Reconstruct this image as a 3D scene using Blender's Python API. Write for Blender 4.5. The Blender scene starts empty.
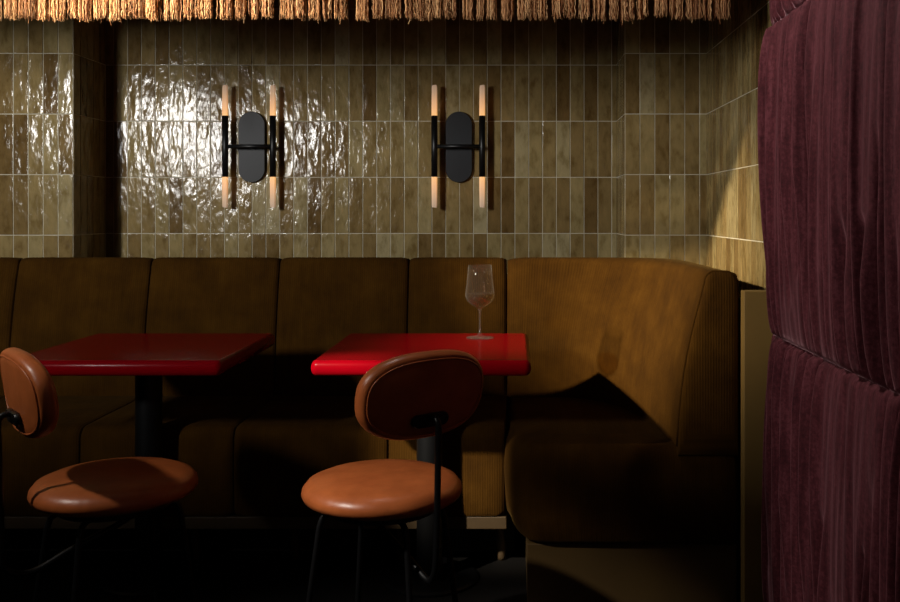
import bpy, bmesh, math, random
from mathutils import Vector, Matrix
random.seed(7)
PI = math.pi
scn = bpy.context.scene
col = scn.collection

# ------------------------------------------------------------------ materials
def new_mat(name):
    m = bpy.data.materials.new(name); m.use_nodes = True
    nt = m.node_tree; b = nt.nodes['Principled BSDF']
    return m, nt, b
def node(nt, t, **kw):
    n = nt.nodes.new(t)
    for k, v in kw.items(): setattr(n, k, v)
    return n
def ramp(nt, stops):
    n = nt.nodes.new('ShaderNodeValToRGB'); e = n.color_ramp.elements
    while len(e) < len(stops): e.new(.5)
    for el, (p, c) in zip(e, stops):
        el.position = p; el.color = (c[0], c[1], c[2], 1)
    return n
def coords(nt, kind='Object', scale=(1, 1, 1)):
    tc = node(nt, 'ShaderNodeTexCoord'); mp = node(nt, 'ShaderNodeMapping')
    mp.inputs['Scale'].default_value = scale
    nt.links.new(tc.outputs[kind], mp.inputs['Vector']); return mp.outputs['Vector']
def noise(nt, vec, scale, detail=3, rough=.5):
    n = node(nt, 'ShaderNodeTexNoise')
    n.inputs['Scale'].default_value = scale; n.inputs['Detail'].default_value = detail
    n.inputs['Roughness'].default_value = rough
    nt.links.new(vec, n.inputs['Vector']); return n.outputs['Fac']
def bump(nt, h, strength, dist, prev=None):
    b = node(nt, 'ShaderNodeBump'); b.inputs['Strength'].default_value = strength
    b.inputs['Distance'].default_value = dist
    nt.links.new(h, b.inputs['Height'])
    if prev: nt.links.new(prev, b.inputs['Normal'])
    return b.outputs['Normal']
def simple(name, c, rough=.5, metal=0, spec=.5, nscale=8, var=.12, coat=0):
    m, nt, b = new_mat(name)
    v = coords(nt); f = noise(nt, v, nscale, 4)
    r = ramp(nt, [(.3, [x*(1-var) for x in c]), (.7, [x*(1+var) for x in c])])
    nt.links.new(f, r.inputs['Fac']); nt.links.new(r.outputs['Color'], b.inputs['Base Color'])
    b.inputs['Roughness'].default_value = rough; b.inputs['Metallic'].default_value = metal
    b.inputs['Specular IOR Level'].default_value = spec; b.inputs['Coat Weight'].default_value = coat
    return m

def tile_mat():
    m, nt, b = new_mat('glazed_tile')
    at = node(nt, 'ShaderNodeAttribute', attribute_name='tile')
    sep = node(nt, 'ShaderNodeSeparateColor'); nt.links.new(at.outputs['Color'], sep.inputs['Color'])
    r = ramp(nt, [(0, (.125, .076, .026)), (.22, (.165, .108, .040)), (.45, (.22, .155, .062)),
                  (.7, (.26, .20, .088)), (1, (.32, .265, .145))])
    nt.links.new(sep.outputs['Red'], r.inputs['Fac'])
    v = coords(nt, 'Object', (1, 1, .5))
    # offset the clouding per tile so it breaks at each joint
    cmb = node(nt, 'ShaderNodeVectorMath', operation='MULTIPLY_ADD')
    cmb.inputs[1].default_value = (7, 9, 5)
    nt.links.new(at.outputs['Color'], cmb.inputs[0]); nt.links.new(v, cmb.inputs[2])
    f = noise(nt, cmb.outputs[0], 26, 5, .6)
    r2 = ramp(nt, [(.3, (.62, .55, .42)), (.5, (1, 1, 1)), (.72, (1.22, 1.2, 1.2))])
    nt.links.new(f, r2.inputs['Fac'])
    mx = node(nt, 'ShaderNodeMix', data_type='RGBA', blend_type='MULTIPLY')
    mx.inputs['Factor'].default_value = 1
    nt.links.new(r.outputs['Color'], mx.inputs['A']); nt.links.new(r2.outputs['Color'], mx.inputs['B'])
    nt.links.new(mx.outputs['Result'], b.inputs['Base Color'])
    b.inputs['Roughness'].default_value = .13
    b.inputs['Specular IOR Level'].default_value = .34
    f1 = noise(nt, cmb.outputs[0], 17, 2, .5)
    f2 = noise(nt, cmb.outputs[0], 75, 3, .55)
    n1 = bump(nt, f1, 1, .0072); n2 = bump(nt, f2, 1, .0013, n1)
    nt.links.new(n2, b.inputs['Normal'])
    return m
TILE = tile_mat()
GROUT = simple('grout', (.52, .48, .37), .9, nscale=40)

def cord_mat():
    m, nt, b = new_mat('mustard_corduroy')
    uv = coords(nt, 'UV')
    w = node(nt, 'ShaderNodeTexWave', wave_type='BANDS', bands_direction='X')
    w.inputs['Scale'].default_value = 36; w.inputs['Distortion'].default_value = .6
    w.inputs['Detail'].default_value = 1
    nt.links.new(uv, w.inputs['Vector'])
    f = noise(nt, uv, 7, 6, .62)
    st = coords(nt, 'UV', (60, 5, 1)); f3 = noise(nt, st, 1, 3, .6)
    ad = node(nt, 'ShaderNodeMath', operation='MULTIPLY_ADD'); ad.inputs[1].default_value = .35
    nt.links.new(f3, ad.inputs[0]); nt.links.new(f, ad.inputs[2])
    ad2 = node(nt, 'ShaderNodeMath', operation='MULTIPLY_ADD'); ad2.inputs[1].default_value = .10
    nt.links.new(w.outputs['Fac'], ad2.inputs[0]); nt.links.new(ad.outputs[0], ad2.inputs[2])
    r = ramp(nt, [(.45, (.027, .0105, .0009)), (.72, (.046, .0185, .0014)), (1, (.068, .029, .0028))])
    nt.links.new(ad2.outputs[0], r.inputs['Fac'])
    nt.links.new(r.outputs['Color'], b.inputs['Base Color'])
    b.inputs['Roughness'].default_value = .95; b.inputs['Specular IOR Level'].default_value = .08
    b.inputs['Sheen Weight'].default_value = .05; b.inputs['Sheen Roughness'].default_value = .35
    b.inputs['Sheen Tint'].default_value = (.8, .5, .12, 1)
    n1 = bump(nt, w.outputs['Fac'], .5, .0012)
    n2 = bump(nt, f, .5, .012, n1)
    nt.links.new(n2, b.inputs['Normal'])
    return m
CORD = cord_mat()

def velvet_mat():
    m, nt, b = new_mat('plum_velvet')
    v = coords(nt, 'Object', (1, 1, .12)); f = noise(nt, v, 60, 4, .6)
    v2 = coords(nt, 'Object', (1, 1, 1)); f2 = noise(nt, v2, 90, 4, .7)
    ad = node(nt, 'ShaderNodeMath', operation='ADD'); nt.links.new(f, ad.inputs[0]); nt.links.new(f2, ad.inputs[1])
    r = ramp(nt, [(.75/2, (.042, .0065, .009)), (.5, (.080, .0145, .019)), (1.25/2, (.135, .033, .041))])
    ml = node(nt, 'ShaderNodeMath', operation='MULTIPLY'); ml.inputs[1].default_value = .5
    nt.links.new(ad.outputs[0], ml.inputs[0]); nt.links.new(ml.outputs[0], r.inputs['Fac'])
    nt.links.new(r.outputs['Color'], b.inputs['Base Color'])
    b.inputs['Roughness'].default_value = .8; b.inputs['Specular IOR Level'].default_value = .15
    b.inputs['Sheen Weight'].default_value = .5; b.inputs['Sheen Roughness'].default_value = .35
    b.inputs['Sheen Tint'].default_value = (.8, .42, .46, 1)
    nt.links.new(bump(nt, f, .6, .004), b.inputs['Normal'])
    return m
VELVET = velvet_mat()

def leather_mat():
    m, nt, b = new_mat('tan_leather')
    v = coords(nt); f = noise(nt, v, 14, 5, .6); g = node(nt, 'ShaderNodeTexVoronoi')
    g.inputs['Scale'].default_value = 420; nt.links.new(v, g.inputs['Vector'])
    r = ramp(nt, [(.3, (.31, .078, .020)), (.7, (.43, .115, .031))])
    nt.links.new(f, r.inputs['Fac']); nt.links.new(r.outputs['Color'], b.inputs['Base Color'])
    b.inputs['Roughness'].default_value = .36; b.inputs['Specular IOR Level'].default_value = .45
    n1 = bump(nt, g.outputs['Distance'], .12, .0006); n2 = bump(nt, noise(nt, v, 22, 2), .25, .006, n1)
    nt.links.new(n2, b.inputs['Normal'])
    return m
LEATHER = leather_mat()
RED = simple('red_lacquer', (.20, .0006, .004), .2, nscale=3, var=.05, spec=.06)
BLACK = simple('black_metal', (.005, .005, .0055), .38, metal=.2, spec=.4)
SATIN = simple('satin_black_plate', (.008, .0085, .0105), .5, metal=.1, spec=.3)
OLIVE = simple('olive_brown_lacquer', (.22, .132, .036), .5, nscale=4)
OLIVE_DIM = simple('olive_brown_shaded', (.085, .048, .012), .55, nscale=4)  # partition lacquer darkened: the dimness near the floor is put into the colour
RAIL = simple('ochre_wood', (.055, .032, .011), .6, nscale=20)
DARKW = simple('dark_plinth', (.012, .009, .007), .8)
FLOOR = simple('dark_floor', (.003, .0024, .002), .7, spec=.2, nscale=5, var=.4)
PAINT = simple('dark_plaster', (.055, .045, .036), .9, nscale=3)
CANOPY = simple('canopy_cloth', (.09, .05, .03), .9)

def fringe_mat():
    m, nt, b = new_mat('raffia_fringe')
    at = node(nt, 'ShaderNodeAttribute', attribute_name='strand')
    r = ramp(nt, [(0, (.22, .08, .026)), (.45, (.46, .22, .085)), (1, (.68, .41, .19))])
    nt.links.new(at.outputs['Fac'], r.inputs['Fac'])
    nt.links.new(r.outputs['Color'], b.inputs['Base Color'])
    b.inputs['Roughness'].default_value = .6
    b.inputs['Specular IOR Level'].default_value = .3
    return m
FRINGE = fringe_mat()

def clear_mat(name, tint, edge):
    """thin clear material: tinted see-through body with a mirror-like film"""
    m = bpy.data.materials.new(name); m.use_nodes = True; nt = m.node_tree; nt.nodes.clear()
    out = node(nt, 'ShaderNodeOutputMaterial'); mx = node(nt, 'ShaderNodeMixShader')
    tr = node(nt, 'ShaderNodeBsdfTransparent'); gl = node(nt, 'ShaderNodeBsdfGlossy')
    tr.inputs['Color'].default_value = (*tint, 1); gl.inputs['Roughness'].default_value = .04
    lw = node(nt, 'ShaderNodeLayerWeight'); lw.inputs['Blend'].default_value = .5
    pw = node(nt, 'ShaderNodeMath', operation='POWER'); pw.inputs[1].default_value = 4
    nt.links.new(lw.outputs['Facing'], pw.inputs[0])
    fr = node(nt, 'ShaderNodeMath', operation='MULTIPLY_ADD'); fr.inputs[1].default_value = edge; fr.inputs[2].default_value = .15 if name.startswith('thick') else .04
    nt.links.new(pw.outputs[0], fr.inputs[0])
    df = node(nt, 'ShaderNodeBsdfDiffuse'); df.inputs['Color'].default_value = (.9, .85, .8, 1)  # pale diffuse share puts the whitish glint of lit glass into the film
    gd = node(nt, 'ShaderNodeMixShader'); gd.inputs[0].default_value = .10
    nt.links.new(gl.outputs[0], gd.inputs[1]); nt.links.new(df.outputs[0], gd.inputs[2])
    nt.links.new(fr.outputs[0], mx.inputs[0]); nt.links.new(tr.outputs[0], mx.inputs[1])
    nt.links.new(gd.outputs[0], mx.inputs[2]); nt.links.new(mx.outputs[0], out.inputs['Surface'])
    return m
GLASS = clear_mat('clear_glass', (.97, .97, .96), .40)
WINE = clear_mat('pale_wine', (.97, .87, .70), .2)

def tip_mat():
    m, nt, b = new_mat('frosted_light')
    tc = node(nt, 'ShaderNodeTexCoord'); sp = node(nt, 'ShaderNodeSeparateXYZ')
    nt.links.new(tc.outputs['Object'], sp.inputs[0])
    ab = node(nt, 'ShaderNodeMath', operation='ABSOLUTE'); nt.links.new(sp.outputs['Z'], ab.inputs[0])
    mr = node(nt, 'ShaderNodeMapRange'); mr.inputs['From Min'].default_value = .14; mr.inputs['From Max'].default_value = .285
    nt.links.new(ab.outputs[0], mr.inputs['Value'])
    r = ramp(nt, [(0, (1, .48, .14)), (.3, (.80, .38, .15)), (.75, (.42, .24, .13)), (1, (.27, .165, .105))])
    nt.links.new(mr.outputs['Result'], r.inputs['Fac'])
    nt.links.new(r.outputs['Color'], b.inputs['Emission Color'])
    b.inputs['Emission Strength'].default_value = .85
    b.inputs['Base Color'].default_value = (.45, .38, .3, 1)
    b.inputs['Roughness'].default_value = .5
    return m
TIP = tip_mat()

# ------------------------------------------------------------------ helpers
def obj(name, bm, mat, parent=None, smooth=False):
    me = bpy.data.meshes.new(name); bm.normal_update(); bm.to_mesh(me); bm.free()
    mats = mat if isinstance(mat, (list, tuple)) else [mat]
    for m in mats: me.materials.append(m)
    if smooth:
        for p in me.polygons: p.use_smooth = True
    o = bpy.data.objects.new(name, me); col.objects.link(o)
    if parent: o.parent = parent
    return o
def thing(name, label, cat, loc=(0, 0, 0), rz=0, group=None):
    o = bpy.data.objects.new(name, None); col.objects.link(o)
    o.location = loc; o.rotation_euler = (0, 0, rz); o.empty_display_size = .1
    tag(o, label, cat, group); return o
def tag(o, label, cat, group=None):
    o['label'] = label; o['category'] = cat
    if group: o['group'] = group
    return o
def struct(o): o['kind'] = 'structure'; return o
def auto(o, ang=35):
    for p in o.data.polygons: p.use_smooth = True
    me = o.data; bm = bmesh.new(); bm.from_mesh(me)
    for e in bm.edges:
        e.smooth = not (len(e.link_faces) == 2 and e.calc_face_angle(0) > math.radians(ang))
    bm.to_mesh(me); bm.free(); return o
def add_box(bm, x0, x1, y0, y1, z0, z1, bev=0, seg=2):
    r = bmesh.ops.create_cube(bm, size=1)
    vs = r['verts']
    for v in vs:
        v.co = Vector(((x0+x1)/2+v.co.x*(x1-x0), (y0+y1)/2+v.co.y*(y1-y0), (z0+z1)/2+v.co.z*(z1-z0)))
    if bev:
        es = {e for v in vs for e in v.link_edges}
        bmesh.ops.bevel(bm, geom=list(es), offset=bev, segments=seg, profile=.5, affect='EDGES')
    return bm
def box(x0, x1, y0, y1, z0, z1, bev=0, seg=2):
    return add_box(bmesh.new(), x0, x1, y0, y1, z0, z1, bev, seg)
def add_tube(bm, pts, r, n=10, closed=False, caps=True):
    pts = [Vector(p) for p in pts]; N = len(pts); rings = []
    rs = r if isinstance(r, (list, tuple)) else [r]*N
    prev = None
    for i, p in enumerate(pts):
        if closed: t = (pts[(i+1) % N]-pts[i-1]).normalized()
        else: t = (pts[min(i+1, N-1)]-pts[max(i-1, 0)]).normalized()
        if prev is None:
            a = Vector((0, 0, 1)) if abs(t.z) < .9 else Vector((1, 0, 0))
            u = (a - t*a.dot(t)).normalized()
        else: u = (prev - t*prev.dot(t)).normalized()
        prev = u; w = t.cross(u)
        rings.append([bm.verts.new(p+(u*math.cos(2*PI*k/n)+w*math.sin(2*PI*k/n))*rs[i]) for k in range(n)])
    M = N if closed else N-1
    for i in range(M):
        a, b = rings[i], rings[(i+1) % N]
        for k in range(n): bm.faces.new((a[k], a[(k+1) % n], b[(k+1) % n], b[k]))
    if caps and not closed:
        bm.faces.new(rings[0][::-1]); bm.faces.new(rings[-1])
    return bm
def spline(pts, n=8):
    P = [Vector(p) for p in pts]; out = []
    for i in range(len(P)-1):
        p0, p1, p2, p3 = P[max(i-1, 0)], P[i], P[i+1], P[min(i+2, len(P)-1)]
        for k in range(n):
            t = k/n
            out.append(.5*((2*p1)+(p2-p0)*t+(2*p0-5*p1+4*p2-p3)*t*t+(3*p1-p0-3*p2+p3)*t**3))
    out.append(P[-1]); return out
def lathe(prof, n=48, bm=None):
    bm = bm or bmesh.new(); rings = []
    for r, z in prof:
        if r < 1e-6: rings.append([bm.verts.new((0, 0, z))])
        else: rings.append([bm.verts.new((r*math.cos(2*PI*k/n), r*math.sin(2*PI*k/n), z)) for k in range(n)])
    for a, b in zip(rings, rings[1:]):
        for k in range(n):
            k2 = (k+1) % n
            if len(a) == 1 and len(b) == 1: continue
            if len(a) == 1: bm.faces.new((a[0], b[k2], b[k]))
            elif len(b) == 1: bm.faces.new((a[k], a[k2], b[0]))
            else: bm.faces.new((a[k], a[k2], b[k2], b[k]))
    return bm
def grid_loft(rows, closed_u=False, closed_v=False, cap=False, uvs=None, bm=None):
    """rows[i][j] -> point; uvs[i][j] -> uv"""
    bm = bm or bmesh.new(); uvl = bm.loops.layers.uv.verify()
    V = [[bm.verts.new(p) for p in r] for r in rows]
    n, m = len(rows), len(rows[0])
    def uv(i, j):
        return uvs[i][j] if uvs else (0, 0)
    for i in range(n if closed_v else n-1):
        for j in range(m if closed_u else m-1):
            ids = [(i, j), (i, j+1), (i+1, j+1), (i+1, j)]
            f = bm.faces.new([V[a % n][b % m] for a, b in ids])
            for l, (a, b) in zip(f.loops, ids): l[uvl].uv = uv(min(a, n-1), min(b, m-1))
    if cap:
        for i in (0, -1):
            f = bm.faces.new(V[i] if i else V[i][::-1])
            for l in f.loops: l[uvl].uv = (l.vert.co.x+l.vert.co.y*.0, l.vert.co.z)
    bmesh.ops.recalc_face_normals(bm, faces=bm.faces)
    return bm

# ------------------------------------------------------------------ the room
FZ = -.07                     # finished floor level
YN, YW = 4.15, 4.48          # side wall faces / recessed wall face
XL, XR = -1.93, .480         # edges of the recess
XS = .838                    # right wall face
ZC = 3.3                     # ceiling
PW, PH, Z0 = .0652, .2645, 1.119
def tile_face(bm, lay, org, u, nrm, L, z0, z1, phase=0):
    """tiles over the rectangle org + u*[0,L], z0..z1; nrm points into the room; mat 0 tile, 1 grout"""
    org = Vector(org); u = Vector(u); nrm = Vector(nrm); Z = Vector((0, 0, 1))
    def P(a, z, d): return org + u*a + Z*(z-org.z) + nrm*d
    q = [bm.verts.new(P(a, z, 0)) for a, z in ((0, z0), (L, z0), (L, z1), (0, z1))]
    f = bm.faces.new(q); f.material_index = 1
    g = .0017
    k0 = math.floor((z0-Z0)/PH); k1 = math.ceil((z1-Z0)/PH)
    a = phase-PW
    while a < L:
        for k in range(k0, k1):
            a0, a1 = max(a, 0)+g, min(a+PW, L)-g
            b0, b1 = max(Z0+k*PH, z0)+g, min(Z0+(k+1)*PH, z1)-g
            if a1-a0 < .004 or b1-b0 < .01: continue
            c = (min(1, max(0, random.gauss(.46, .23))), random.random(), random.random(), 1)
            tu, tz = random.gauss(0, .011), random.gauss(0, .0035)
            h0 = .0017+random.random()*.0012
            ca, cb = (a0+a1)/2, (b0+b1)/2
            rings = []
            for ins, d in ((0, 0), (0, .7), (.0007, .95), (.0017, 1)):
                ring = []
                for (sa, sb) in ((-1, -1), (1, -1), (1, 1), (-1, 1)):
                    aa = a1-ins if sa > 0 else a0+ins; bb = b1-ins if sb > 0 else b0+ins
                    dd = d*(h0+tu*(aa-ca)+tz*(bb-cb)) if d else 0
                    ring.append(bm.verts.new(P(aa, bb, dd)))
                rings.append(ring)
            fs = []
            for r0, r1 in zip(rings, rings[1:]):
                for i in range(4): fs.append(bm.faces.new((r0[i], r0[(i+1) % 4], r1[(i+1) % 4], r1[i])))
            fs.append(bm.faces.new(rings[-1]))
            for f in fs:
                for l in f.loops: l[lay] = c
        a += PW
bm = bmesh.new(); lay = bm.loops.layers.float_color.new('tile')
ZB = .93
tile_face(bm, lay, (XL, YW, ZB), (1, 0, 0), (0, -1, 0), XR-XL, ZB, ZC, phase=((-.718-XL) % PW))
tile_face(bm, lay, (-3.1, YN, ZB), (1, 0, 0), (0, -1, 0), XL+3.1, ZB, ZC, phase=((XL+3.1) % PW))
tile_face(bm, lay, (XR, YN, ZB), (1, 0, 0), (0, -1, 0), XS-XR, ZB, ZC, phase=0)
tile_face(bm, lay, (XL, YN, ZB), (0, 1, 0), (1, 0, 0), YW-YN, ZB, ZC)
tile_face(bm, lay, (XR, YN, ZB), (0, 1, 0), (-1, 0, 0), YW-YN, ZB, ZC)
for f in bm.faces: f.normal_update()
# plaster core behind and below the tiles
for a in ((-3.1, XS+.1, YW+.001, YW+.12, FZ, ZC), (-3.1, XL-.001, YN+.001, YW, FZ, ZC),
          (XR+.001, XS+.1, YN+.001, YW, FZ, ZC), (XL-.001, XR+.001, YN+.001, YW, FZ, ZB-.001)):
    n0 = len(bm.faces); add_box(bm, *a); bm.faces.ensure_lookup_table()
    for f in bm.faces[n0:]: f.material_index = 2
struct(obj('wall_back', bm, [TILE, GROUT, PAINT]))
bm = bmesh.new(); lay = bm.loops.layers.float_color.new('tile')
tile_face(bm, lay, (XS, 3.02, .90), (0, 1, 0), (-1, 0, 0), YN-3.02, .90, ZC, phase=((YN-3.02) % PW))
n0 = len(bm.faces); add_box(bm, XS+.001, XS+.1, -1.3, YN, FZ, ZC); bm.faces.ensure_lookup_table()
for f in bm.faces[n0:]: f.material_index = 2
struct(obj('wall_right', bm, [TILE, GROUT, PAINT]))
struct(obj('floor', box(-4.6, XS+.1, -1.4, YW+.12, FZ-.08, FZ), FLOOR))
struct(obj('ceiling', box(-4.6, XS+.1, -1.4, YW+.12, ZC, ZC+.08), PAINT))
struct(obj('wall_left', box(-4.7, -4.6, -1.4, YW+.12, FZ, ZC), PAINT))
struct(obj('wall_front', box(-4.6, XS+.1, -1.5, -1.4, FZ, ZC), PAINT))
struct(obj('light_block_wall', box(-4.6, -1.3, 1.15, 1.25, FZ, 1.53), PAINT))  # unseen low wall, added to block the key light from the bench
struct(obj('column', box(-2.33, -1.3, .25, .29, FZ, ZC), PAINT))  # unseen slab, added to keep the key light off the velvet
struct(obj('wall_far_left', box(-4.6, -3.1, YN, YN+.1, FZ, ZC), PAINT))

# ------------------------------------------------------------------ banquette
bq = thing('banquette', 'mustard brown corduroy banquette bench along the tiled wall, curving round the right corner', 'bench', (-.9, 3.4, FZ))
def child_at(o): o.location = -bq.location; return o
SEAMS = [-3.05, -2.675, -2.118, -1.553, -1.004, -.452, -.034]
ZS, ZT = .455, 1.026
# cross section of the backrest: (fraction across, height), front bottom -> top -> back bottom
def back_section():
    pr = [(0.0, ZS-.03), (0.0, ZS)]
    for k in range(1, 9):
        t = k/9; z = ZS+(ZT-.035-ZS)*t
        pr.append((.46*t-.10*math.sin(PI*t), z))
    for k in range(0, 7):
        a = PI-PI/2*k/6
        pr.append((.62+.17*math.cos(a), ZT-.035+.035*math.sin(a)))
    pr += [(.85, ZT-.002), (.96, ZT-.012), (1, ZT-.035), (1, ZS+.1), (1, ZS-.03)]
    return pr
SEC = back_section()
def seclen():
    L = [0]
    for (a, z), (b, y) in zip(SEC, SEC[1:]): L.append(L[-1]+math.hypot((b-a)*.18, y-z))
    return L
SL = seclen()
def loft_back(st, name, u0=0):
    """st: list of (front pt, back pt, pinch) -- pinch pulls the skin in at the seams"""
    rows, uvs = [], []; u = u0; prev = None
    for F, B, pin in st:
        F = Vector((*F, 0)); B = Vector((*B, 0))
        if prev is not None: u += (F-prev).length
        prev = F; d = B-F; row, ur = [], []
        for k, (a, z) in enumerate(SEC):
            wz = max(0, min(1, (z-ZS+.03)/.05))
            cen = Vector((F.x+d.x*.6, F.y+d.y*.6, (ZS+ZT)/2))
            p = Vector((F.x, F.y, 0))+d*a+Vector((0, 0, z))
            q = Vector((p.x, p.y, p.z))
            if pin:
                dirc = d.normalized()
                if a < .95: q += dirc*pin*min(1, wz+.2)
                if z > ZT-.05: q.z -= pin*.8
            row.append(q); ur.append((u, SL[k]))
        rows.append(row); uvs.append(ur)
    bm = grid_loft(rows, closed_u=True, cap=True, uvs=uvs)
    return child_at(auto(obj(name, bm, CORD, bq), 50))
YF, YB = 3.955, 4.135
pins = [(.0, .016), (.006, .009), (.016, .004), (.035, .001), (.07, 0)]
for a, b in zip(SEAMS, SEAMS[1:]):
    xs = [(a+.0015+d, p) for d, p in pins]+[(a+(b-a)*t, 0) for t in (.3, .5, .7)]+[(b-.0015-d, p) for d, p in reversed(pins)]
    st = [((x, YF-.006*math.sin(PI*(x-a)/(b-a))), (x, YB), p) for x, p in xs]
    loft_back(st, 'backrest_panel', a)
# the curved corner module
fr = spline([(-.0325, YF, 0), (.10, 3.95, 0), (.22, 3.92, 0), (.33, 3.84, 0), (.415, 3.71, 0), (.462, 3.56, 0), (.505, 3.33, 0), (.530, 3.115, 0)], 6)
bk = spline([(-.0325, YB, 0), (.18, YB, 0), (.42, YB, 0), (.60, 4.11, 0), (.69, 4.02, 0), (.722, 3.85, 0), (.728, 3.5, 0), (.728, 3.115, 0)], 6)
st = []
for i, (f, b) in enumerate(zip(fr, bk)):
    pin = [.016, .008, .003, .0][i] if i < 4 else 0
    st.append(((f.x, f.y), (b.x, b.y), pin))
loft_back(st, 'backrest_panel', SEAMS[-1])
# bulged end pad of the backrest, facing the room
def end_pad():
    def ring(y, ins):
        out = []
        F = Vector((.530, 3.11)); B = Vector((.728, 3.11))
        pts = [Vector((F.x+(B.x-F.x)*a, z)) for a, z in SEC]
        c = Vector((.645, .74))
        for p in pts:
            d = p-c; L = d.length
            q = c+d*(1-ins/L); out.append(Vector((q.x, y, q.y)))
        return out
    rows = [ring(3.113, .0), ring(3.104, -.001), ring(3.094, .003), ring(3.088, .010), ring(3.084, .025), ring(3.081, .05), ring(3.079, .078)]
    uvs = [[(p.x, p.z) for p in r] for r in rows]
    bm = grid_loft(rows, closed_u=True, cap=True, uvs=uvs)
    return bm
child_at(auto(obj('end_pad', end_pad(), CORD, bq), 60))
pp = []
for a, z in SEC[1:-2]:
    pp.append((.530+.198*a, 3.102, z))
bm = add_tube(bmesh.new(), [(p[0]-.001, p[1], p[2]+.0005) for p in pp], .0042, 8)
child_at(obj('piping', bm, CORD, bq, True))

# seat cushions
def rounded_rect_loft(x0, x1, y0, y1, z0, z1, r, front_r):
    pass
def seat_row(a, b):
    # profile in (y,z) from the bottom front, over the top to the back
    Y0, Y1 = 3.38, 3.97; z0, z1 = .130, ZS
    pr = [(Y0+.03, z0), (Y0+.012, z0+.004), (Y0+.004, z0+.02), (Y0-.001, .22), (Y0-.004, .30), (Y0, .39)]
    for k in range(7):
        t = PI-PI/2*k/6
        pr.append((Y0+.05+.05*math.cos(t), z1-.045+.045*math.sin(t)))
    pr += [(3.6, z1+.004), (3.8, z1+.003), (Y1, z1), (Y1, z0)]
    xs = [(a+.001+d, p) for d, p in pins]+[(a+(b-a)*t, 0) for t in (.3, .5, .7)]+[(b-.001-d, p) for d, p in reversed(pins)]
    c = Vector((3.68, .29)); rows, uvs = [], []
    for x, pin in xs:
        row, ur, s = [], [], 0; pv = None
        for (y, z) in pr:
            v = Vector((y, z)); d = (c-v).normalized()
            if pv: s += (v-pv).length
            pv = v
            v = v+d*pin*(.9 if y < 3.9 else 0)
            row.append(Vector((x, v.x, v.y))); ur.append((x, s))
        rows.append(row); uvs.append(ur)
    bm = grid_loft(rows, closed_u=True, cap=True, uvs=uvs)
    child_at(auto(obj('seat_cushion', bm, CORD, bq), 50))
for a, b in zip(SEAMS, SEAMS[1:]): seat_row(a, b)
def corner_seat():
    # plan outline walked clockwise from the back-left; the visible run is the left flank and the front
    out = [(-.033, 3.965), (-.033, 3.60), (-.033, 3.42)]
    out += [(p.x, p.y) for p in spline([(-.033, 3.36, 0), (-.022, 3.27, 0), (.000, 3.17, 0), (.035, 3.112, 0), (.095, 3.095, 0)], 5)]
    out += [(.3, 3.092), (.5, 3.092), (.66, 3.094), (.715, 3.100), (.728, 3.115), (.728, 3.5), (.728, 3.965), (.35, 3.965)]
    lev = [(.130, .030, .035), (.134, .012, .02), (.150, .002, .012), (.22, -.004, .004), (.32, -.006, 0), (.385, -.002, 0), (.413, .004, 0), (.435, .015, 0), (.449, .033, 0), (.4555, .06, 0), (.457, .12, 0)]
    c = Vector((.36, 3.6)); N = len(out)
    def off(pts, d):
        res = []
        for i, p in enumerate(pts):
            a = Vector(pts[i-1]); b = Vector(pts[(i+1) % N]); t = (b-a)
            if t.length < 1e-6: res.append(Vector(p)); continue
            t.normalize(); n = Vector((-t.y, t.x))      # outline runs counter-clockwise here
            if n.dot(c-Vector(p)) < 0: n = -n
            res.append(Vector(p)+n*d)
        return res
    rows, uvs = [], []
    U = [0]
    for i in range(1, N): U.append(U[-1]+(Vector(out[i])-Vector(out[i-1])).length)
    s = 0
    for k, (z, d, e) in enumerate(lev):
        q = off(out, d+e*.0); row = []
        for i, p in enumerate(q):
            if k >= 8:
                p = Vector(out[i]); p = p+(c-p)*(.05, .12, .35)[k-8]
                if k == 8: p = off(out, .026)[i]
            x = p.x
            if out[i][0] < .1 and out[i][1] < 3.4: x += e*1.2
            row.append(Vector((x, p.y, z)))
        if k: s += math.hypot(z-lev[k-1][0], d-lev[k-1][1])
        rows.append(row); uvs.append([(u, s) for u in U])
    bm = grid_loft(rows, closed_u=True, cap=True, uvs=uvs)
    child_at(auto(obj('seat_cushion', bm, CORD, bq), 50))
corner_seat()
child_at(obj('rail', box(-3.05, -.03, 3.395, 3.56, .086, .1305, .003), RAIL, bq))
child_at(obj('plinth', box(-3.05, .0, 3.62, 3.66, FZ, .128), DARKW, bq))
child_at(obj('corner_base', box(.040, .728, 3.118, 3.60, FZ, .1305, .003), OLIVE_DIM, bq))
for x in (-1.19, -.82, -.43, -.055):
    bm = add_tube(bmesh.new(), spline([(x-.05, 3.53, .087), (x-.02, 3.53, .075), (x, 3.53, .02), (x+.005, 3.53, FZ)], 5), .016, 8)
    child_at(obj('support', bm, RAIL, bq, True))

# low partition panel beside the bench
tag(obj('partition_panel', box(.7345, XS-.001, 3.045, 3.095, FZ, .966, .0025), OLIVE), 'olive brown lacquered half-height panel between banquette end and plum velvet', 'panel')

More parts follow.
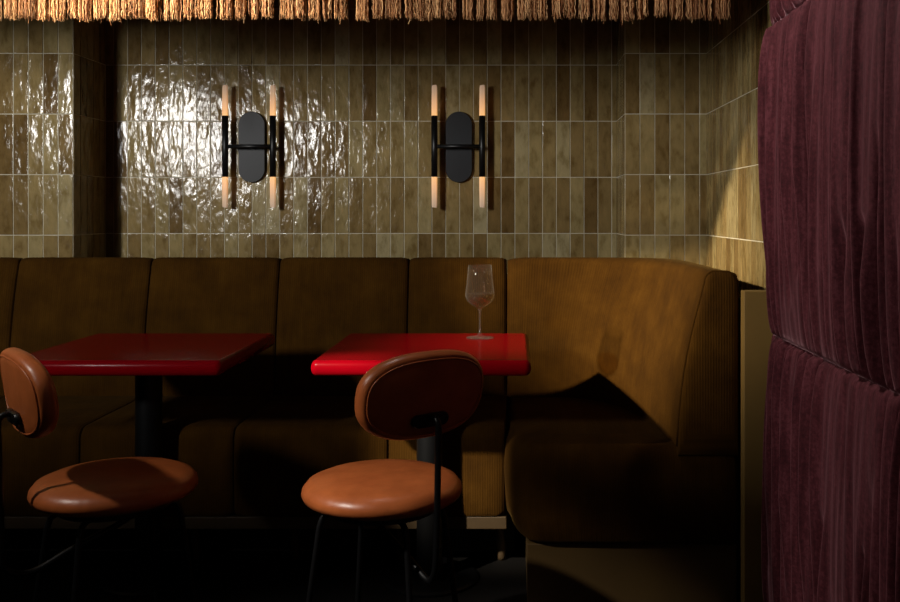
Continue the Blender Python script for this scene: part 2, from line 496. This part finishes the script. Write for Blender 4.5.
# ------------------------------------------------------------------ velvet wall panels
vt = thing('upholstered_screen', 'plum velvet padded screen with gathered pleats on the right', 'wall panel', (.83, 2.0, 0))
def velvet(z0, z1, seed, lean, bulge):
    R = random.Random(seed)
    y0, y1 = 1.15, 2.985; NY, NZ = 560, 70
    folds = []
    y = y1-.02
    while y > y0:
        folds.append((y, R.uniform(.008, .020), R.choice([.4, .6, .8, .9, 1.0, 1.0]), R.uniform(.026, .052)*R.choice([.3, .7, 1, 1.1]), R.uniform(-1, 1), R.uniform(.0, 1)))
        y -= R.uniform(.03, .10)
    rows = []
    for i in range(NZ+1):
        t = i/NZ; z = z0+(z1-z0)*t
        arch = math.sqrt(max(0, 1-(2*t-1)**2*1.0))**.62 if 0 < t < 1 else 0
        row = []
        for j in range(NY+1):
            s = j/NY; yy = y1+(y0-y1)*s
            dx = .012+bulge*arch
            for fy, w, ln, dp, tl, ph in folds:
                if abs(yy-fy) > .13: continue
                c = fy+tl*.02*(t-.5)+.006*math.sin(3*t+ph*6)
                span = max(0, 1-abs(t-(1 if ph > .45 else 0))/max(ln, .01)) if ln < 1 else 1
                k = min(1, span*2.5)*min(1, arch*1.2)
                u = (yy-c)/w
                dx -= dp*k*math.exp(-u*u)
                dx += dp*.45*k*math.exp(-((yy-c+w*2.0)/(w*1.1))**2)
            for q in (61, 143): dx += .0011*math.sin(yy*q+4*math.sin(t*2+q)+q)*arch
            # round the far vertical edge
            e = (y1-yy); ed = min(1, e/.03)
            dx *= math.sqrt(max(0, 1-(1-ed)**2))
            row.append(Vector((XS-.022-max(dx, .002), yy, z)))
        rows.append(row)
    back0 = [[Vector((XS-.002, p.y, p.z)) for p in rows[0]]]
    back1 = [[Vector((XS-.002, p.y, p.z)) for p in rows[-1]]]
    bm = grid_loft(back0+rows+back1)
    V = None
    o = obj('velvet_panel', bm, VELVET, vt, True); o.location = -vt.location
velvet(FZ+.002, .837, 3, 0, .030)
velvet(.837, 1.801, 11, 0, .034)
velvet(1.801, ZC-.002, 5, 0, .026)
o = obj('backing_board', box(XS-.021, XS-.001, 1.15, 2.984, FZ+.002, ZC-.002), DARKW, vt); o.location = -vt.location

# ------------------------------------------------------------------ fringe
fv = thing('fringed_canopy', 'long tan raffia fringe hanging across the top above the booth', 'fringe', (-.6, 3.03, 1.9))
def at(o, root): o.location = -root.location; return o
at(obj('shade_board', box(-2.6, .72, 3.035, 3.075, 1.93, ZC-.002), CANOPY, fv), fv)  # unseen board, made tall enough to shade the upper tiles
at(obj('shade_board', box(.72, XS-.003, 3.035, 3.075, 1.93, ZC-.002), PAINT, fv), fv)  # unseen filler board, added to carry the shade to the right wall
def fringe():
    R = random.Random(21); bm = bmesh.new(); lay = bm.verts.layers.float.new('strand')
    x = -1.95
    while x < .645:
        w = R.uniform(.026, .050); n = int(w*1250); cl = R.random(); zb = 1.826+R.gauss(0, .0035)
        for _ in range(n):
            sx = x+R.random()*w; y = 3.0+R.uniform(-.012, .022)
            tone = min(1, max(0, R.gauss(.5+.25*(cl-.5), .28)))
            r = R.uniform(.0009, .0017)
            z1 = 1.935; z0 = zb+abs(R.gauss(0, .011))-(R.random() < .04)*R.uniform(0, .016)
            pull = (x+w/2-sx)*R.uniform(-.25, .35)
            am = R.uniform(.0005, .0022); f = R.uniform(150, 330); ph = R.random()*6
            N = 9; prev = None
            for k in range(N):
                t = k/(N-1); z = z1+(z0-z1)*t
                px = sx+pull*t+am*math.sin(f*z+ph)*(.4+t)+(R.gauss(0, .0016) if k == N-1 else 0)
                py = y+am*math.cos(f*.8*z+ph)*(.4+t)
                rr = r*(1-.55*(k == N-1))
                ring = []
                for q in range(3):
                    v = bm.verts.new((px+rr*math.cos(2.094*q+ph), py+rr*math.sin(2.094*q+ph), z)); v[lay] = tone; ring.append(v)
                if prev:
                    for q in range(3): bm.faces.new((prev[q], prev[(q+1) % 3], ring[(q+1) % 3], ring[q]))
                prev = ring
        x += w+(R.uniform(.004, .012) if R.random() < .75 else R.uniform(.012, .026))
    return bm
fo = at(obj('fringe_strands', fringe(), FRINGE, fv, True), fv); fo['kind'] = 'stuff'

# ------------------------------------------------------------------ tables
def make_table(label, x0):
    W = .70; t = thing('bistro_table', label, 'table', (x0+W/2, 3.345, 0), 0, None)
    bm = bmesh.new()
    # rounded-corner slab with bullnose edge
    h = W/2; rc = .022; out = []
    for cx, cy, a0 in ((h-rc, h-rc, 0), (-h+rc, h-rc, 90), (-h+rc, -h+rc, 180), (h-rc, -h+rc, 270)):
        for k in range(6):
            a = math.radians(a0+90*k/5); out.append((cx+rc*math.cos(a), cy+rc*math.sin(a), math.cos(a), math.sin(a)))
    lev = []
    for k in range(9):
        a = -PI/2+PI*k/8; lev.append((.7255+.0245*math.sin(a), .016*(1-math.cos(a))))
    rows = [[Vector((x-nx*d, y-ny*d, z)) for x, y, nx, ny in out] for z, d in lev]
    grid_loft(rows, closed_u=True, cap=True, bm=bm)
    auto(obj('tabletop', bm, RED, t), 50)
    obj('column', lathe([(0, FZ+.02), (.045, FZ+.02), (.045, .70), (0, .70)], 40), BLACK, t)
    for p in t.children[-1].data.polygons: p.use_smooth = len(p.vertices) == 4
    for q in t.children: 
        if q.name.startswith('column'): q.location.y = -.03
    obj('mounting_plate', box(-.13, .13, -.13, .13, .690, .701, .002), BLACK, t)
    obj('foot', lathe([(r, z+FZ) for r, z in [(0, 0), (.17, 0), (.17, .008), (.16, .013), (.06, .02), (0, .022)]], 56), BLACK, t)
    return t
make_table('red lacquered square table on a black column, the left one with nothing on it', -1.628)
make_table('red lacquered square table on a black column with a wine glass standing on it', -.648)

# ------------------------------------------------------------------ wine glass
wg = thing('wine_glass', 'stemmed wine glass with a little pale wine on the right red table', 'glass', (-.131, 3.545, .7503))
FOOTGLASS = clear_mat('thick_film_glass', (.97, .96, .95), .5)  # stronger pale film: the brightness of the lit foot is put into the material
stem = [(0, 0), (.051, 0), (.0515, .0012), (.050, .0024), (.030, .0046), (.012, .009), (.0050, .018), (.0038, .035), (.0036, .075), (.0042, .098), (.0075, .106), (0, .1075)]
sm = obj('stem', lathe(stem, 64), FOOTGLASS, wg, True); sm['label'] = 'thin stem and flat round foot of clear glass'
outer = [(0, .1075), (.0075, .1078), (.014, .112), (.030, .122), (.0455, .136), (.0530, .150), (.0548, .160), (.0535, .172), (.0500, .200), (.0465, .235), (.0438, .272)]
inner = [(.0430, .2725), (.0457, .235), (.0491, .200), (.0526, .172), (.0538, .160), (.0519, .150), (.0443, .137), (.029, .124), (.013, .1155), (0, .113)]
obj('bowl', lathe(outer+inner, 64), GLASS, wg, True)
wi = [(0, .1133), (.0128, .1160), (.0287, .1245), (.0440, .1375), (.0516, .150), (.0535, .160), (.0533, .1655), (0, .1655)]
w = obj('wine', lathe(wi, 64), WINE, wg); auto(w, 50)

# ------------------------------------------------------------------ chairs
def sup(a, b, th, n):
    c, s = math.cos(th), math.sin(th)
    return (a*abs(c)**(2/n)*(1 if c >= 0 else -1), b*abs(s)**(2/n)*(1 if s >= 0 else -1))
def pad_bm():
    # pad in local x (width), z (height), y (thickness); gently wrapped about the sitter
    A, B, T = .194, .115, .024; n = 2.55; K = 72; rows = []
    prof = [(0.25, -1.0), (.5, -1.0), (.72, -.99), (.845, -.95), (.875, -.86), (.905, -.90), (.955, -.74), (.99, -.38), (1.0, 0), (.99, .38), (.955, .74), (.905, .90), (.875, .86), (.845, .95), (.72, 1.02), (.5, 1.12), (.25, 1.18)]
    for k, y in prof:
        row = []
        inset = (1-k)*B
        for j in range(K):
            x, z = sup(A-inset if k > .6 else A*k, B-inset if k > .6 else B*k, 2*PI*j/K, n)
            row.append(Vector((x, y*T+.5*x*x, z)))
        rows.append(row)
    return grid_loft(rows, closed_u=True, cap=True)
def ring_pts(k, y):
    A, B, T = .194, .115, .024; ins = (1-k)*B; out = []
    for j in range(72):
        x, z = sup(A-ins, B-ins, 2*PI*j/72, 2.55); out.append((x, y*T+.5*x*x, z))
    return out
def make_chair(label, loc, rz, legs, off):
    """local +y is the way the sitter faces; origin under the seat centre"""
    t = thing('dining_chair', label, 'chair', loc, rz)
    pr = [(0, .425), (.10, .424), (.165, .426), (.198, .432), (.214, .442), (.2195, .454), (.217, .467), (.205, .482), (.180, .492), (.13, .4975), (.06, .4995), (0, .500)]
    obj('seat', lathe(pr, 72), LEATHER, t, True)
    obj('seat_frame', lathe([(0, .404), (.150, .404), (.156, .409), (.156, .4245), (0, .4245)], 48), BLACK, t)
    p = obj('backrest', pad_bm(), LEATHER, t, True); p.location = (0, -off, .747); p.rotation_euler = (math.radians(9), 0, 0)
    for kk, yy in ((.862, -.97), (.862, .95)):
        obj('piping', add_tube(bmesh.new(), ring_pts(kk, yy), .0023, 8, closed=True), LEATHER, p, True)
    # bracket: a black stadium plate on the back of the pad
    bm = bmesh.new(); out = []
    for j in range(32):
        a = 2*PI*j/32; c, s = math.cos(a), math.sin(a)
        out.append(((.040 if c >= 0 else -.040)+.017*c, .017*s))
    rows = [[Vector((x*f, y, z*f)) for x, z in out] for f, y in ((.9, -.023), (1, -.027), (1, -.034), (.93, -.038))]
    grid_loft(rows, closed_u=True, cap=True, bm=bm)
    b = auto(obj('bracket', bm, BLACK, p), 50); b.location = (0, 0, -.058); b['label'] = 'black pill-shaped metal bracket'
    path = spline([(0, -off-.022, .694), (0, -off-.046, .692), (0, -off-.058, .672), (0, -off-.056, .60), (0, -off-.052, .45), (0, -off-.046, .33), (0, -off-.034, .285), (0, -.212, .27), (0, -.12, .305), (0, .02, .355), (0, .10, .400)], 8)
    obj('stem', add_tube(bmesh.new(), path, .0085, 12), BLACK, t, True)
    for wang in legs:
        a = math.radians(wang)-rz
        P = lambda r, z: (r*math.cos(a), r*math.sin(a), z)
        pts = spline([P(.10, .405), P(.150, .398), P(.168, .375), P(.180, .30), P(.230, FZ+.001)], 6)
        obj('leg', add_tube(bmesh.new(), pts, .0082, 10), BLACK, t, True)
    return t
c2 = make_chair('tan leather chair with round seat, before the table with the wine glass', (-.365, 2.62, 0), math.radians(40), (194, 299, 14, 118), .207)
c1 = make_chair('tan leather chair with round seat, its back cut by the left edge', (-1.112, 2.645, 0), math.radians(-50), (205, 262, 20, 80), .236)

# ------------------------------------------------------------------ wall lamps
def make_sconce(label, x):
    t = thing('wall_lamp', label, 'lamp', (x, YW-.0035, 1.525), 0, None)
    bm = bmesh.new(); out = []
    for j in range(48):
        a = 2*PI*j/48; c, s = math.cos(a), math.sin(a)
        out.append((.0625*c, (.104 if s >= 0 else -.104)+.0625*s))
    rows = [[Vector((X*f, y, Z*(1-(1-f)*.4))) for X, Z in out] for f, y in ((1, 0), (1, -.017), (.97, -.021))]
    grid_loft(rows, closed_u=True, cap=True, bm=bm)
    auto(obj('backplate', bm, SATIN, t), 40)
    yr = -.062
    obj('crossbar', add_tube(bmesh.new(), [(-.118, yr, 0), (.125, yr, 0)], .0095, 16), BLACK, t, True)
    obj('arm', add_tube(bmesh.new(), [(0, -.018, 0), (0, yr, 0)], .010, 16), BLACK, t, True)
    for s in (-1, 1):
        r = obj('tube', add_tube(bmesh.new(), [(0, 0, -.142), (0, 0, .142)], .0145, 24), BLACK, t, True)
        for p in r.data.polygons: p.use_smooth = len(p.vertices) == 4
        r.location = (s*.111, yr, 0)
        for e in (-1, 1):
            bm = bmesh.new(); rr = .0138; rings = []
            for z, k in ((.141, 1), (.20, .98), (.272, .93), (.284, .80)):
                ring = []
                for q in range(6):
                    a = PI/3*q+.26; X, Y = rr*k*math.cos(a), rr*k*math.sin(a)
                    zz = z+(X*.12 if z > .26 else 0)
                    ring.append(bm.verts.new((X, Y, e*zz)))
                rings.append(ring)
            for A_, B_ in zip(rings, rings[1:]):
                for q in range(6): bm.faces.new((A_[q], A_[(q+1) % 6], B_[(q+1) % 6], B_[q]))
            bm.faces.new(rings[-1]); bm.faces.new(rings[0][::-1]); bmesh.ops.recalc_face_normals(bm, faces=bm.faces)
            o = obj('light_tip', bm, TIP, r); o['label'] = 'frosted prism tip glowing warm amber'
    return t
make_sconce('black H-shaped wall lamp with four glowing tips, the left one on the glossy tiles', -1.236)
make_sconce('black H-shaped wall lamp with four glowing tips, the right one above the wine glass table', -.2635)

# ------------------------------------------------------------------ light
def area(name, loc, aim, sx, sy, power, c):
    l = bpy.data.lights.new(name, 'AREA'); l.shape = 'RECTANGLE'; l.size = sx; l.size_y = sy
    l.energy = power; l.color = c
    o = bpy.data.objects.new(name, l); col.objects.link(o); o.location = loc
    o.rotation_euler = (Vector(aim)-Vector(loc)).to_track_quat('-Z', 'Y').to_euler(); return o
area('key_light', (-2.95, -.2, 2.24), (-.1, 3.8, 1.5), .20, .56, 104, (1, .98, .94))
area('key_light', (-2.95, -.2, 1.70), (-.1, 3.8, 1.5), .80, .45, 72, (1, .98, .94))  # added lower panel of the key, brightens the top tile rows
def spot(name, loc, aim, ang, blend, power, size, c):
    l = bpy.data.lights.new(name, 'SPOT'); l.spot_size = math.radians(ang); l.spot_blend = blend
    l.energy = power; l.shadow_soft_size = size; l.color = c
    o = bpy.data.objects.new(name, l); col.objects.link(o); o.location = loc
    o.rotation_euler = (Vector(aim)-Vector(loc)).to_track_quat('-Z', 'Y').to_euler(); return o
spot('aimed_spot', (-3.0, 1.98, 2.56), (.36, 3.66, 1.02), 23, 1, 1750, .06, (1, .84, .60))
spot('aimed_spot', (-2.4, 1.2, 2.7), (-.50, 2.50, .54), 14, 1, 390, .06, (1, .93, .84))  # added lamp, no known fixture: lights the right chair seat
spot('aimed_spot', (-2.9, 1.7, 2.7), (-1.15, 2.48, .60), 19, 1, 130, .06, (1, .93, .84))  # added lamp for the left chair seat, fixture invented
spot('aimed_spot', (-1.9, 1.35, 2.22), (-.22, 3.38, .29), 10.5, 1, 900, .04, (1, .90, .74))  # narrow lamp added to make the bright patch on the bench front
spot('aimed_spot', (-.5, 2.90, 2.95), (.78, 2.10, 1.35), 80, 1, 105, .08, (1, .92, .88))  # lamp added for the velvet, set to leave its creases dark
w = bpy.data.worlds.new('World'); scn.world = w; w.use_nodes = True
w.node_tree.nodes['Background'].inputs[0].default_value = (.5, .45, .4, 1)
w.node_tree.nodes['Background'].inputs[1].default_value = .01

# ------------------------------------------------------------------ camera
cam = bpy.data.cameras.new('camera'); cam.sensor_width = 36; cam.lens = 38
cam.shift_x = -65/900; cam.shift_y = -89/900; cam.clip_start = .05
co = bpy.data.objects.new('camera', cam); col.objects.link(co)
co.location = (0, 0, 1.22); co.rotation_euler = (PI/2, 0, 0)
scn.camera = co
vs = scn.view_settings
vs.view_transform = 'Standard'; vs.look = 'None'; vs.gamma = 1; vs.use_curve_mapping = False; vs.exposure = 0
